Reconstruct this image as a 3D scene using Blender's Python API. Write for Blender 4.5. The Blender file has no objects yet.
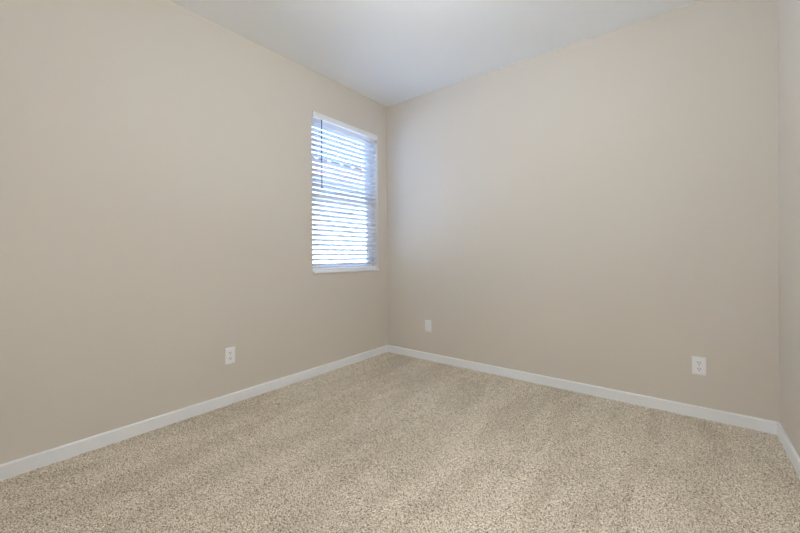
import bpy, bmesh, math, random
import numpy as np
from mathutils import Vector, Matrix

sc = bpy.context.scene
COL = sc.collection
random.seed(4); rng = np.random.default_rng(7)

# ------------------------------------------------------------------ camera
XL, XR, YB, YR, H = -2.609, 0.447, 3.0805, -0.60, 2.74      # room: left/right x, back/rear y, height
CAM_H, FPX = 1.0806, 359.46
cam = bpy.data.cameras.new('camera'); co = bpy.data.objects.new('camera', cam); COL.objects.link(co)
cam.sensor_fit = 'HORIZONTAL'; cam.sensor_width = 36.0; cam.lens = FPX / 800 * 36.0
cam.shift_x = 0.0; cam.shift_y = -(266.5 - 254.99) / 800
cam.clip_start = 0.02
co.location = (0, 0, CAM_H); co.rotation_euler = (Matrix.Rotation(math.radians(38.239), 3, 'Z') @ Matrix.Rotation(math.radians(90), 3, 'X') @ Matrix.Rotation(math.radians(-0.289), 3, 'Z')).to_euler()
sc.camera = co

# ------------------------------------------------------------------ sky, sun, exposure
vs = sc.view_settings
vs.view_transform = 'Standard'; vs.look = 'None'; vs.gamma = 1.0; vs.exposure = 0.21; vs.use_curve_mapping = False
w = bpy.data.worlds.new('sky'); sc.world = w; w.use_nodes = True
SKY_STRENGTH = 6.6
nt = w.node_tree; bg = nt.nodes['Background']
sky = nt.nodes.new('ShaderNodeTexSky'); sky.sky_type = 'NISHITA'
sky.sun_disc = False; sky.sun_elevation = math.radians(52); sky.sun_rotation = math.radians(110)
sky.air_density = 1.0; sky.dust_density = 1.5; sky.ozone_density = 1.5
tint = nt.nodes.new('ShaderNodeMix'); tint.data_type = 'RGBA'; tint.blend_type = 'MULTIPLY'; tint.inputs[0].default_value = 1.0
tint.clamp_result = False; tint.inputs[7].default_value = (0.80, 0.98, 1.24, 1)      # daylight reads cool against the room's white balance
nt.links.new(sky.outputs[0], tint.inputs[6]); nt.links.new(tint.outputs[2], bg.inputs[0]); bg.inputs[1].default_value = SKY_STRENGTH
sun = bpy.data.lights.new('sun', 'SUN'); sun.energy = 11.0; sun.angle = math.radians(0.53); sun.color = (1, 0.95, 0.87)
so = bpy.data.objects.new('sun', sun); COL.objects.link(so)
so.rotation_euler = Vector((-1, 0.35, -1.38)).to_track_quat('-Z', 'Y').to_euler()
FILL_STRENGTH = 36.0  # strengths and tint of the added, unseen fill lamps
FILL_HALL_STRENGTH = 155.0
FILL_PENDANT_STRENGTH = 17.0
FILL_COLOR = (0.98, 1.0, 1.02)
sc.cycles.max_bounces = 16; sc.cycles.diffuse_bounces = 8; sc.cycles.transparent_max_bounces = 16
sc.cycles.sample_clamp_indirect = 6.0

# ------------------------------------------------------------------ materials
def mat(name, col, rough=0.6, spec=0.3, metal=0.0):
    m = bpy.data.materials.new(name); m.use_nodes = True
    b = m.node_tree.nodes['Principled BSDF']
    b.inputs['Base Color'].default_value = (*col, 1); b.inputs['Roughness'].default_value = rough
    b.inputs['Specular IOR Level'].default_value = spec; b.inputs['Metallic'].default_value = metal
    return m, m.node_tree, b

def bumpy(name, col, rough, scale, strength, dist, var=0.0, detail=3.0, spec=0.3):
    """paint with an orange-peel bump and a faint tone variation"""
    m, t, b = mat(name, col, rough, spec)
    tc = t.nodes.new('ShaderNodeTexCoord')
    n = t.nodes.new('ShaderNodeTexNoise'); n.inputs['Scale'].default_value = scale; n.inputs['Detail'].default_value = detail
    t.links.new(tc.outputs['Object'], n.inputs['Vector'])
    bp = t.nodes.new('ShaderNodeBump'); bp.inputs['Strength'].default_value = strength; bp.inputs['Distance'].default_value = dist
    t.links.new(n.outputs['Fac'], bp.inputs['Height']); t.links.new(bp.outputs[0], b.inputs['Normal'])
    if var:
        n2 = t.nodes.new('ShaderNodeTexNoise'); n2.inputs['Scale'].default_value = 2.0
        t.links.new(tc.outputs['Object'], n2.inputs['Vector'])
        r = t.nodes.new('ShaderNodeValToRGB')
        r.color_ramp.elements[0].color = (*[c * (1 - var) for c in col], 1)
        r.color_ramp.elements[1].color = (*[c * (1 + var) for c in col], 1)
        t.links.new(n2.outputs['Fac'], r.inputs[0]); t.links.new(r.outputs[0], b.inputs['Base Color'])
    return m

M_WALL = bumpy('beige_wall_paint', (0.70, 0.661, 0.603), 0.55, 70, 0.12, 0.004, 0.012)
M_CEIL = bumpy('white_ceiling_paint', (0.90, 0.94, 0.975), 0.8, 60, 0.12, 0.004)
M_TRIM = bumpy('white_trim_paint', (0.91, 0.94, 0.98), 0.35, 25, 0.02, 0.002)
M_VINYL = bumpy('white_vinyl', (0.78, 0.78, 0.77), 0.35, 40, 0.02, 0.001)
M_SLAT = bumpy('white_blind_slat', (0.70, 0.71, 0.715), 0.4, 90, 0.03, 0.001)
M_PLATE = bumpy('white_plastic', (0.92, 0.94, 0.97), 0.3, 50, 0.01, 0.001)
M_DARK = mat('dark_slot', (0.03, 0.03, 0.03), 0.6)[0]
M_GREY = bumpy('grey_wand_plastic', (0.09, 0.095, 0.11), 0.5, 60, 0.02, 0.001)
M_CORD = bumpy('white_cord', (0.75, 0.75, 0.74), 0.8, 400, 0.3, 0.001)
M_STUCCO = bumpy('cream_stucco', (0.40, 0.38, 0.355), 0.9, 45, 0.5, 0.01, 0.03, 6)
M_FASCIA = bumpy('tan_fascia_paint', (0.40, 0.19, 0.07), 0.6, 30, 0.1, 0.003)
M_SOFFIT = bumpy('pale_soffit_paint', (0.34, 0.36, 0.39), 0.7, 30, 0.1, 0.003)
M_TILE = bumpy('clay_roof_tile', (0.52, 0.38, 0.28), 0.8, 18, 0.3, 0.01, 0.2)
M_GROUND = bumpy('decomposed_granite', (0.42, 0.34, 0.26), 0.95, 120, 0.6, 0.01, 0.1)
M_BRASS = mat('brushed_nickel', (0.5, 0.48, 0.45), 0.35, 0.5, 1.0)[0]

# window glass: clear pane, faint mirror reflection
M_GLASS = bpy.data.materials.new('window_glass'); M_GLASS.use_nodes = True
t = M_GLASS.node_tree; t.nodes.clear()
o_ = t.nodes.new('ShaderNodeOutputMaterial'); tr = t.nodes.new('ShaderNodeBsdfTransparent')
tr.inputs[0].default_value = (0.94, 0.97, 0.98, 1)
gl = t.nodes.new('ShaderNodeBsdfGlossy'); gl.inputs['Roughness'].default_value = 0.02
mx = t.nodes.new('ShaderNodeMixShader'); fr = t.nodes.new('ShaderNodeFresnel'); fr.inputs[0].default_value = 1.25
t.links.new(fr.outputs[0], mx.inputs[0]); t.links.new(tr.outputs[0], mx.inputs[1]); t.links.new(gl.outputs[0], mx.inputs[2])
t.links.new(mx.outputs[0], o_.inputs[0])

# glowing globes of the added fill lamps
M_FILL, t, b = mat('fill_lamp_glow', (0.9, 0.9, 0.88), 0.3)
b.inputs['Emission Color'].default_value = (*FILL_COLOR, 1); b.inputs['Emission Strength'].default_value = FILL_STRENGTH

M_FILL_HALL = M_FILL.copy(); M_FILL_HALL.name = 'fill_lamp_glow_hall'
M_FILL_HALL.node_tree.nodes['Principled BSDF'].inputs['Emission Strength'].default_value = FILL_HALL_STRENGTH

M_FILL_PENDANT = M_FILL.copy(); M_FILL_PENDANT.name = 'fill_lamp_glow_pendant'
M_FILL_PENDANT.node_tree.nodes['Principled BSDF'].inputs['Emission Strength'].default_value = FILL_PENDANT_STRENGTH

# carpet: flecked cut pile (cream, tan and brown yarns) with vacuum marks
M_CARPET, t, b = mat('flecked_beige_carpet', (0.5, 0.42, 0.32), 0.95, 0.1)
b.inputs['Sheen Weight'].default_value = 0.15; b.inputs['Sheen Roughness'].default_value = 0.6
tc = t.nodes.new('ShaderNodeTexCoord')
def N(scale, detail=2.0, rough=0.5, vec=None):
    n = t.nodes.new('ShaderNodeTexNoise'); n.inputs['Scale'].default_value = scale
    n.inputs['Detail'].default_value = detail; n.inputs['Roughness'].default_value = rough
    t.links.new(vec if vec else tc.outputs['Object'], n.inputs['Vector']); return n
def ramp(src, stops):
    r = t.nodes.new('ShaderNodeValToRGB'); e = r.color_ramp.elements
    while len(e) < len(stops): e.new(0.5)
    for k, (p, c) in enumerate(stops): e[k].position = p; e[k].color = (*c, 1)
    t.links.new(src, r.inputs[0]); return r
yarn = N(190, 2.0, 0.9)
yr = ramp(yarn.outputs['Fac'], [(0.39, (0.05, 0.03, 0.015)), (0.45, (0.47, 0.385, 0.27)), (0.50, (0.72, 0.63, 0.495)), (0.60, (0.98, 0.91, 0.79))])
mp = t.nodes.new('ShaderNodeMapping'); mp.inputs['Rotation'].default_value = (0, 0, math.radians(-6)); mp.inputs['Scale'].default_value = (3.4, 0.8, 1)
t.links.new(tc.outputs['Object'], mp.inputs['Vector'])
st = N(1.3, 2.0, 0.6, mp.outputs[0]); st.inputs['Distortion'].default_value = 0.5
sr = ramp(st.outputs['Fac'], [(0.42, (0.90, 0.89, 0.875)), (0.56, (1.03, 1.03, 1.03))])
mu = t.nodes.new('ShaderNodeMix'); mu.data_type = 'RGBA'; mu.blend_type = 'MULTIPLY'; mu.inputs[0].default_value = 1.0
mu.clamp_result = False
t.links.new(yr.outputs[0], mu.inputs[6]); t.links.new(sr.outputs[0], mu.inputs[7]); t.links.new(mu.outputs[2], b.inputs['Base Color'])
bp = t.nodes.new('ShaderNodeBump'); bp.inputs['Strength'].default_value = 0.6; bp.inputs['Distance'].default_value = 0.004
t.links.new(N(260, 3, 0.7).outputs['Fac'], bp.inputs['Height']); t.links.new(bp.outputs[0], b.inputs['Normal'])

# ------------------------------------------------------------------ mesh helpers
def obj(name, bm, m, parent=None, smooth=False):
    me = bpy.data.meshes.new(name)
    bmesh.ops.recalc_face_normals(bm, faces=bm.faces)
    if smooth:
        for f in bm.faces: f.smooth = True
    bm.to_mesh(me); bm.free()
    if m: me.materials.append(m)
    o = bpy.data.objects.new(name, me); COL.objects.link(o)
    if parent: o.parent = parent
    return o
def struct(o): o['kind'] = 'structure'; return o
def thing(name, label, cat, loc=(0, 0, 0), rz=0, group=None):
    o = bpy.data.objects.new(name, None); COL.objects.link(o); o.empty_display_size = 0.05
    o.location = loc; o.rotation_euler = (0, 0, rz); o['label'] = label; o['category'] = cat
    if group: o['group'] = group
    return o
def box(bm, x0, x1, y0, y1, z0, z1, bevel=0.0, seg=2):
    r = bmesh.ops.create_cube(bm, size=1.0)
    vsl = r['verts']
    for v in vsl:
        v.co = Vector(((x0 + x1) / 2 + v.co.x * (x1 - x0), (y0 + y1) / 2 + v.co.y * (y1 - y0), (z0 + z1) / 2 + v.co.z * (z1 - z0)))
    if bevel:
        ed = list({e for v in vsl for e in v.link_edges})
        bmesh.ops.bevel(bm, geom=ed, offset=bevel, segments=seg, affect='EDGES', profile=0.5)
def boxes(*bs, bevel=0.0):
    bm = bmesh.new()
    for q in bs: box(bm, *q, bevel=bevel)
    return bm
def prism(pts, axis, a0, a1):
    """extrude a closed 2D outline (u,v) along an axis: 'y' -> (u,a,v), 'x' -> (a,u,v)"""
    bm = bmesh.new()
    f = (lambda u, v, a: (u, a, v)) if axis == 'y' else (lambda u, v, a: (a, u, v))
    A = [bm.verts.new(f(u, v, a0)) for u, v in pts]; B = [bm.verts.new(f(u, v, a1)) for u, v in pts]
    bm.faces.new(A); bm.faces.new(B[::-1])
    for i in range(len(pts)):
        j = (i + 1) % len(pts); bm.faces.new((A[i], A[j], B[j], B[i]))
    return bm
def cyl(bm, p0, p1, r0, r1=None, seg=12):
    p0, p1 = Vector(p0), Vector(p1); d = p1 - p0
    M = Matrix.Translation((p0 + p1) / 2) @ d.to_track_quat('Z', 'Y').to_matrix().to_4x4()
    bmesh.ops.create_cone(bm, cap_ends=True, segments=seg, radius1=r0, radius2=r0 if r1 is None else r1, depth=d.length, matrix=M)
def lathe(prof, seg=32):
    bm = bmesh.new(); rings = []
    for r, z in prof:
        rings.append([bm.verts.new((max(r, 1e-4) * math.cos(2 * math.pi * k / seg), max(r, 1e-4) * math.sin(2 * math.pi * k / seg), z)) for k in range(seg)])
    for a, c in zip(rings, rings[1:]):
        for k in range(seg):
            bm.faces.new((a[k], a[(k + 1) % seg], c[(k + 1) % seg], c[k]))
    bm.faces.new(rings[0]); bm.faces.new(rings[-1][::-1])
    return bm

# ------------------------------------------------------------------ room shell
T = 0.16
DX0, DX1, DH, HY = -0.52, 0.34, 2.04, -2.10              # doorway and hall added behind the camera to let fill light in
WY0, WY1, WZ0, WZ1 = 2.046, 2.927, 0.916, 2.382         # window opening in the left wall
struct(obj('floor', boxes((XL - T, XR + T, YR - T, YB + T, -0.20, -0.006), (XL - T, 1.6, HY - T, YR - T, -0.20, -0.006)), M_CARPET))
struct(obj('ceiling', boxes((XL - T, XR + T, YR - T, YB + T, H, H + 0.22), (XL - T, 1.6, HY - T, YR - T, H, H + 0.22)), M_CEIL))
struct(obj('wall_left', boxes((XL - T, XL, YR - T, WY0, -0.006, H), (XL - T, XL, WY1, YB + T, -0.006, H),
                              (XL - T, XL, WY0, WY1, -0.006, WZ0), (XL - T, XL, WY0, WY1, WZ1, H)), M_WALL))
struct(obj('wall_back', boxes((XL, XR, YB, YB + T, -0.006, H)), M_WALL))
struct(obj('wall_right', boxes((XR, XR + T, YR - T, YB + T, -0.006, H)), M_WALL))
struct(obj('wall_rear', boxes((XL, DX0, YR - T, YR, -0.006, H), (DX1, XR, YR - T, YR, -0.006, H), (DX0, DX1, YR - T, YR, DH, H)), M_WALL))
struct(obj('wall_added_hall', boxes((XL - T, 1.6, HY - T, HY, -0.006, H), (XL - T, XL, HY, YR - T, -0.006, H), (1.44, 1.6, HY, YR - T, -0.006, H),
                              (XR + T, 1.6, YR - T, YR - T + 0.1, -0.006, H)), M_WALL))  # unseen hall, added to hold a fill lamp
struct(obj('trim_2', boxes((DX0 - 0.06, DX0, YR - 0.0, YR + 0.014, -0.006, DH + 0.06), (DX1, DX1 + 0.06, YR, YR + 0.014, -0.006, DH + 0.06),
                           (DX0, DX1, YR, YR + 0.014, DH, DH + 0.06)), M_TRIM))  # casing of the added doorway

# carpet pile: a fine height field of tufts
def carpet():
    st_ = 0.005
    xs = np.arange(XL, XR + st_ * 0.5, st_); ys = np.arange(YR, YB + st_ * 0.5, st_)
    xs[-1] = XR; ys[-1] = YB
    nx, ny = len(xs), len(ys)
    def nz(cell):
        a, c = int(nx * st_ / cell) + 3, int(ny * st_ / cell) + 3
        g = rng.random((c, a)); u = np.arange(nx) * st_ / cell; v = np.arange(ny) * st_ / cell
        i, j = u.astype(int), v.astype(int); fu, fv = u - i, v - j
        fu, fv = fu * fu * (3 - 2 * fu), fv * fv * (3 - 2 * fv)
        g0 = g[j][:, i] * (1 - fu) + g[j][:, i + 1] * fu; g1 = g[j + 1][:, i] * (1 - fu) + g[j + 1][:, i + 1] * fu
        return g0 * (1 - fv)[:, None] + g1 * fv[:, None]
    z = -0.004 + 0.0055 * (nz(0.009) - 0.3) + 0.002 * rng.random((ny, nx)) + 0.0025 * (nz(0.10) - 0.5) + 0.002 * (nz(0.03) - 0.5)
    X, Y = np.meshgrid(xs, ys)
    v = np.stack([X, Y, z], -1).reshape(-1, 3).astype(np.float32)
    idx = np.arange(nx * ny).reshape(ny, nx)
    q = np.stack([idx[:-1, :-1], idx[:-1, 1:], idx[1:, 1:], idx[1:, :-1]], -1).reshape(-1, 4).astype(np.int32)
    me = bpy.data.meshes.new('carpet_pile')
    me.vertices.add(len(v)); me.vertices.foreach_set('co', v.ravel())
    me.loops.add(q.size); me.loops.foreach_set('vertex_index', q.ravel())
    me.polygons.add(len(q)); me.polygons.foreach_set('loop_start', np.arange(0, q.size, 4, dtype=np.int32))
    me.update(calc_edges=True); me.validate()
    me.polygons.foreach_set('use_smooth', np.ones(len(q), dtype=bool))
    me.materials.append(M_CARPET)
    o = bpy.data.objects.new('carpet_pile', me); COL.objects.link(o)
    o['kind'] = 'stuff'; o['label'] = 'flecked beige cut-pile carpet with vacuum marks covering the whole floor'; o['category'] = 'carpet'
carpet()

# baseboards: flat board, eased top edge
BT, BH = 0.013, 0.073
def bb_profile(s):        # outline from the wall face outwards; s = +1/-1 direction into the room
    return [(0, -0.006), (s * BT, -0.006), (s * BT, BH - 0.007), (s * (BT - 0.002), BH - 0.003), (s * (BT - 0.006), BH), (0, BH)]
struct(obj('baseboard_left', prism([(XL + u, v) for u, v in bb_profile(1)], 'y', YR, YB), M_TRIM))
struct(obj('baseboard_right', prism([(XR + u, v) for u, v in bb_profile(-1)], 'y', YR, YB), M_TRIM))
struct(obj('baseboard_back', prism([(YB + u, v) for u, v in bb_profile(-1)], 'x', XL + BT, XR - BT), M_TRIM))
struct(obj('baseboard_rear', prism([(YR + u, v) for u, v in bb_profile(1)], 'x', XL + BT, DX0 - 0.06), M_TRIM))

# ------------------------------------------------------------------ window
GX0, GX1 = XL - 0.15, XL - 0.095        # depth range of the vinyl unit
fw = 0.032
win = struct(obj('window_1', boxes((GX0, GX1, WY0, WY0 + fw, WZ0, WZ1), (GX0, GX1, WY1 - fw, WY1, WZ0, WZ1),
                                   (GX0, GX1, WY0 + fw, WY1 - fw, WZ0, WZ0 + fw), (GX0, GX1, WY0 + fw, WY1 - fw, WZ1 - fw, WZ1)), M_VINYL))
MZ = 1.640
def sash(z0, z1, xa, xb):
    s = 0.034; y0, y1 = WY0 + fw, WY1 - fw
    o = obj('sash', boxes((xa, xb, y0, y0 + s, z0, z1), (xa, xb, y1 - s, y1, z0, z1),
                          (xa, xb, y0 + s, y1 - s, z0, z0 + s), (xa, xb, y0 + s, y1 - s, z1 - s, z1)), M_VINYL, win)
    obj('pane', boxes(((xa + xb) / 2 - 0.002, (xa + xb) / 2 + 0.002, y0 + s, y1 - s, z0 + s, z1 - s)), M_GLASS, o)
sash(WZ0 + fw, MZ + 0.02, GX1 - 0.024, GX1 - 0.002)
sash(MZ - 0.016, WZ1 - fw, GX0 + 0.004, GX1 - 0.026)
# sill board with a small nose over the wall below
sill = bmesh.new(); box(sill, GX1, XL + 0.018, WY0 + 0.001, WY1 - 0.001, WZ0, WZ0 + 0.018, bevel=0.003)
struct(obj('trim_1', sill, M_TRIM))

# ------------------------------------------------------------------ blind
blind = thing('window_blind', 'white horizontal slat blind hanging in the window, slats tilted open', 'blind', (XL - 0.040, (WY0 + WY1) / 2, WZ0 + 0.018))
bx0, by0, bz0 = blind.location
def loc(bm):               # world coordinates -> the blind's own
    bmesh.ops.translate(bm, verts=bm.verts, vec=(-bx0, -by0, -bz0)); return bm
def blocal(name, bm, m, smooth=False): return obj(name, loc(bm), m, blind, smooth)
Y0, Y1 = WY0 + 0.012, WY1 - 0.010
blocal('headrail', boxes((XL - 0.065, XL - 0.012, Y0, Y1, WZ1 - 0.044, WZ1 - 0.002), bevel=0.002), M_TRIM)
blocal('valance', boxes((XL - 0.011, XL + 0.004, Y0 - 0.004, Y1 + 0.004, WZ1 - 0.050, WZ1 - 0.002), bevel=0.003), M_TRIM)
TILT, SW, SN = math.radians(26), 0.050, 6
ZT, ZB = WZ1 - 0.062, WZ0 + 0.018 + 0.062
NS = 30
sbm = bmesh.new()          # one slat: shallow crowned section
top, bot = [], []
for k in range(SN + 1):
    u = -SW / 2 + SW * k / SN; c = 0.0022 * (1 - (2 * u / SW) ** 2)
    top.append((u, c + 0.0014)); bot.append((u, c - 0.0014))
pts = bot + top[::-1]
pts = [(u * math.cos(TILT) - v * math.sin(TILT), u * math.sin(TILT) + v * math.cos(TILT)) for u, v in pts]
sm = prism(pts, 'y', Y0 - by0, Y1 - by0); sbm.free()
slat = obj('slat', sm, M_SLAT, blind)
for i in range(NS):
    s = slat if i == 0 else slat.copy()
    if i: COL.objects.link(s); s.parent = blind
    s.location = (0, 0, ZB + (ZT - ZB) * i / (NS - 1) - bz0)
blocal('bottom_rail', boxes((XL - 0.064, XL - 0.014, Y0, Y1, WZ0 + 0.0185, WZ0 + 0.044), bevel=0.003), M_TRIM)
for y in (2.130, 2.81):
    c = bmesh.new()
    for x in (XL - 0.0145, XL - 0.0655): cyl(c, (x, y, WZ0 + 0.030), (x, y, WZ1 - 0.052), 0.0011, seg=6)
    blocal('ladder_cord', c, M_CORD)
c = bmesh.new(); cyl(c, (XL - 0.008, 2.162, 1.70), (XL - 0.008, 2.162, WZ1 - 0.050), 0.0044, seg=8)
cyl(c, (XL - 0.008, 2.162, 1.695), (XL - 0.008, 2.162, 1.73), 0.0056, seg=8)
blocal('tilt_wand', c, M_GREY)

# ------------------------------------------------------------------ wall outlets
def outlet(label, x, y, z, rz, duplex=True):
    """built facing -Y (local), plate back on the wall plane"""
    w2, h2 = 0.0365, 0.0590
    t_ = thing('wall_outlet' if duplex else 'wall_plate', label, 'outlet' if duplex else 'wall plate', (x, y, z), rz, None)
    p = bmesh.new()
    lo = [(-w2, -h2), (w2, -h2), (w2, h2), (-w2, h2)]
    A = [p.verts.new((u, 0, v)) for u, v in lo]
    B = [p.verts.new((u, -0.003, v)) for u, v in lo]
    C_ = [p.verts.new((u * 0.90, -0.0062, v * 0.935)) for u, v in lo]
    p.faces.new(A[::-1]); p.faces.new(C_)
    for L0, L1 in ((A, B), (B, C_)):
        for k in range(4): p.faces.new((L0[k], L0[(k + 1) % 4], L1[(k + 1) % 4], L1[k]))
    obj('cover_plate', p, M_PLATE, t_)
    if duplex:
        for s in (1, -1):
            cz = s * 0.0205
            r = bmesh.new(); pts = []
            for k in range(24):
                a = 2 * math.pi * k / 24
                pts.append((0.0172 * math.cos(a), max(-0.0142, min(0.0142, 0.0172 * math.sin(a)))))
            A = [r.verts.new((u, -0.0060, v)) for u, v in pts]; B = [r.verts.new((u, -0.0085, v)) for u, v in pts]
            r.faces.new(A); r.faces.new(B[::-1])
            for k in range(24): r.faces.new((A[k], A[(k + 1) % 24], B[(k + 1) % 24], B[k]))
            ro = obj('receptacle', r, M_PLATE, t_); ro.location = (0, 0, cz)
            for sx, hh in ((-0.0064, 0.0052), (0.0064, 0.0042)):
                obj('slot', boxes((sx - 0.0014, sx + 0.0014, -0.0088, -0.0080, 0.0030 - hh, 0.0030 + hh)), M_DARK, ro)
            g = bmesh.new(); cyl(g, (0, -0.0080, -0.0080), (0, -0.0088, -0.0080), 0.0028, seg=12)
            obj('ground_hole', g, M_DARK, ro)
        c = bmesh.new(); cyl(c, (0, -0.0060, 0), (0, -0.0074, 0), 0.0028, seg=12)
        obj('screw', c, M_BRASS, t_)
    else:
        obj('insert', boxes((-0.0165, 0.0165, -0.0078, -0.0058, -0.0335, 0.0335), bevel=0.0015), M_PLATE, t_)
        for s in (1, -1):
            c = bmesh.new(); cyl(c, (0, -0.0060, s * 0.0465), (0, -0.0072, s * 0.0465), 0.0024, seg=12)
            obj('screw', c, M_PLATE, t_)
    return t_
outlet('white duplex outlet on the left wall below and left of the window', XL, 1.294, 0.351, math.radians(90))
outlet('small white wall plate on the back wall nearest the far corner', -2.062, YB, 0.350, 0, duplex=False)
outlet('white duplex outlet with dark slots near the right end of the back wall', 0.079, YB, 0.341, 0)

# ------------------------------------------------------------------ fill lamps, added out of view to even out the brightness
def added_fill_lamp(label, x, y, m, drop=0.0):
    lamp = thing('added_fill_lamp', label, 'fill lamp', (x, y, H))
    obj('canopy', lathe([(0.065, 0), (0.065, -0.008), (0.05, -0.022), (0.014, -0.03), (0.012, -0.11 - drop)]), M_BRASS, lamp, True)
    g_ = obj('globe', lathe([(0.05, -0.105), (0.09, -0.115), (0.125, -0.145), (0.14, -0.19), (0.125, -0.235), (0.085, -0.268), (0.04, -0.282), (0.0, -0.285)]), m, lamp, True)
    g_.location = (0, 0, -drop)
added_fill_lamp('added out-of-view fill lamp, round globe on a short stem in the middle of the bedroom ceiling', -0.86, 1.36, M_FILL)
added_fill_lamp('added out-of-view fill lamp, round globe on a long stem just inside the added doorway', -0.45, -0.30, M_FILL_PENDANT, 0.75)
added_fill_lamp('added out-of-view fill lamp, round globe on the ceiling of the added hall', -0.25, -1.55, M_FILL_HALL)

# ------------------------------------------------------------------ outside: the side yard and the house next door
g = obj('ground', boxes((-14, XL - T, -8, 16, -0.45, -0.30)), M_GROUND); g['kind'] = 'structure'
NX = -5.60; EX = -5.15; EZ = 2.52
house = thing('neighboring_house', 'cream stucco house with a tan fascia seen through the window blind', 'house', (NX, 5.0, -0.30))
def hl(name, bm, m):
    bmesh.ops.translate(bm, verts=bm.verts, vec=(-NX, -5.0, 0.30)); return obj(name, bm, m, house)
hl('stucco_wall', boxes((NX - 5.0, NX, -6, 16, -0.30, 2.56)), M_STUCCO)
hl('soffit', boxes((NX, EX - 0.03, -6.3, 16.3, 2.52, 2.56)), M_SOFFIT)
hl('fascia', boxes((EX - 0.03, EX, -6.4, 16.4, EZ, 2.75)), M_FASCIA)
# barrel tiles: corrugated sheet rising from the eave
rt = bmesh.new(); n = 22 * 6; rows = []
for j in range(14):
    xx = EX + 0.04 - j * 0.38; zz = 2.80 + j * 0.38 * 0.33
    for lip in (0.0, 0.035):
        rows.append([(xx - (0.0 if lip == 0 else 0.001), -6.4 + 22.8 * k / (n * 4), zz - (0.03 if lip == 0 and j else 0) + lip + 0.035 * abs(math.sin(math.pi * 22.8 * k / (n * 4) / 0.30))) for k in range(n * 4 + 1)])
VV = [[rt.verts.new(p) for p in r] for r in rows]
for a, c in zip(VV, VV[1:]):
    for k in range(len(a) - 1): rt.faces.new((a[k], a[k + 1], c[k + 1], c[k]))
rf = hl('tiled_roof', rt, M_TILE)
hl('roof_deck', prism([(EX, 2.75), (EX, 2.79), (NX - 5.0, 2.79 + (EX - NX + 5.0) * 0.33 - 0.03), (NX - 5.0, 2.56)], 'y', -6.3, 16.3), M_SOFFIT)
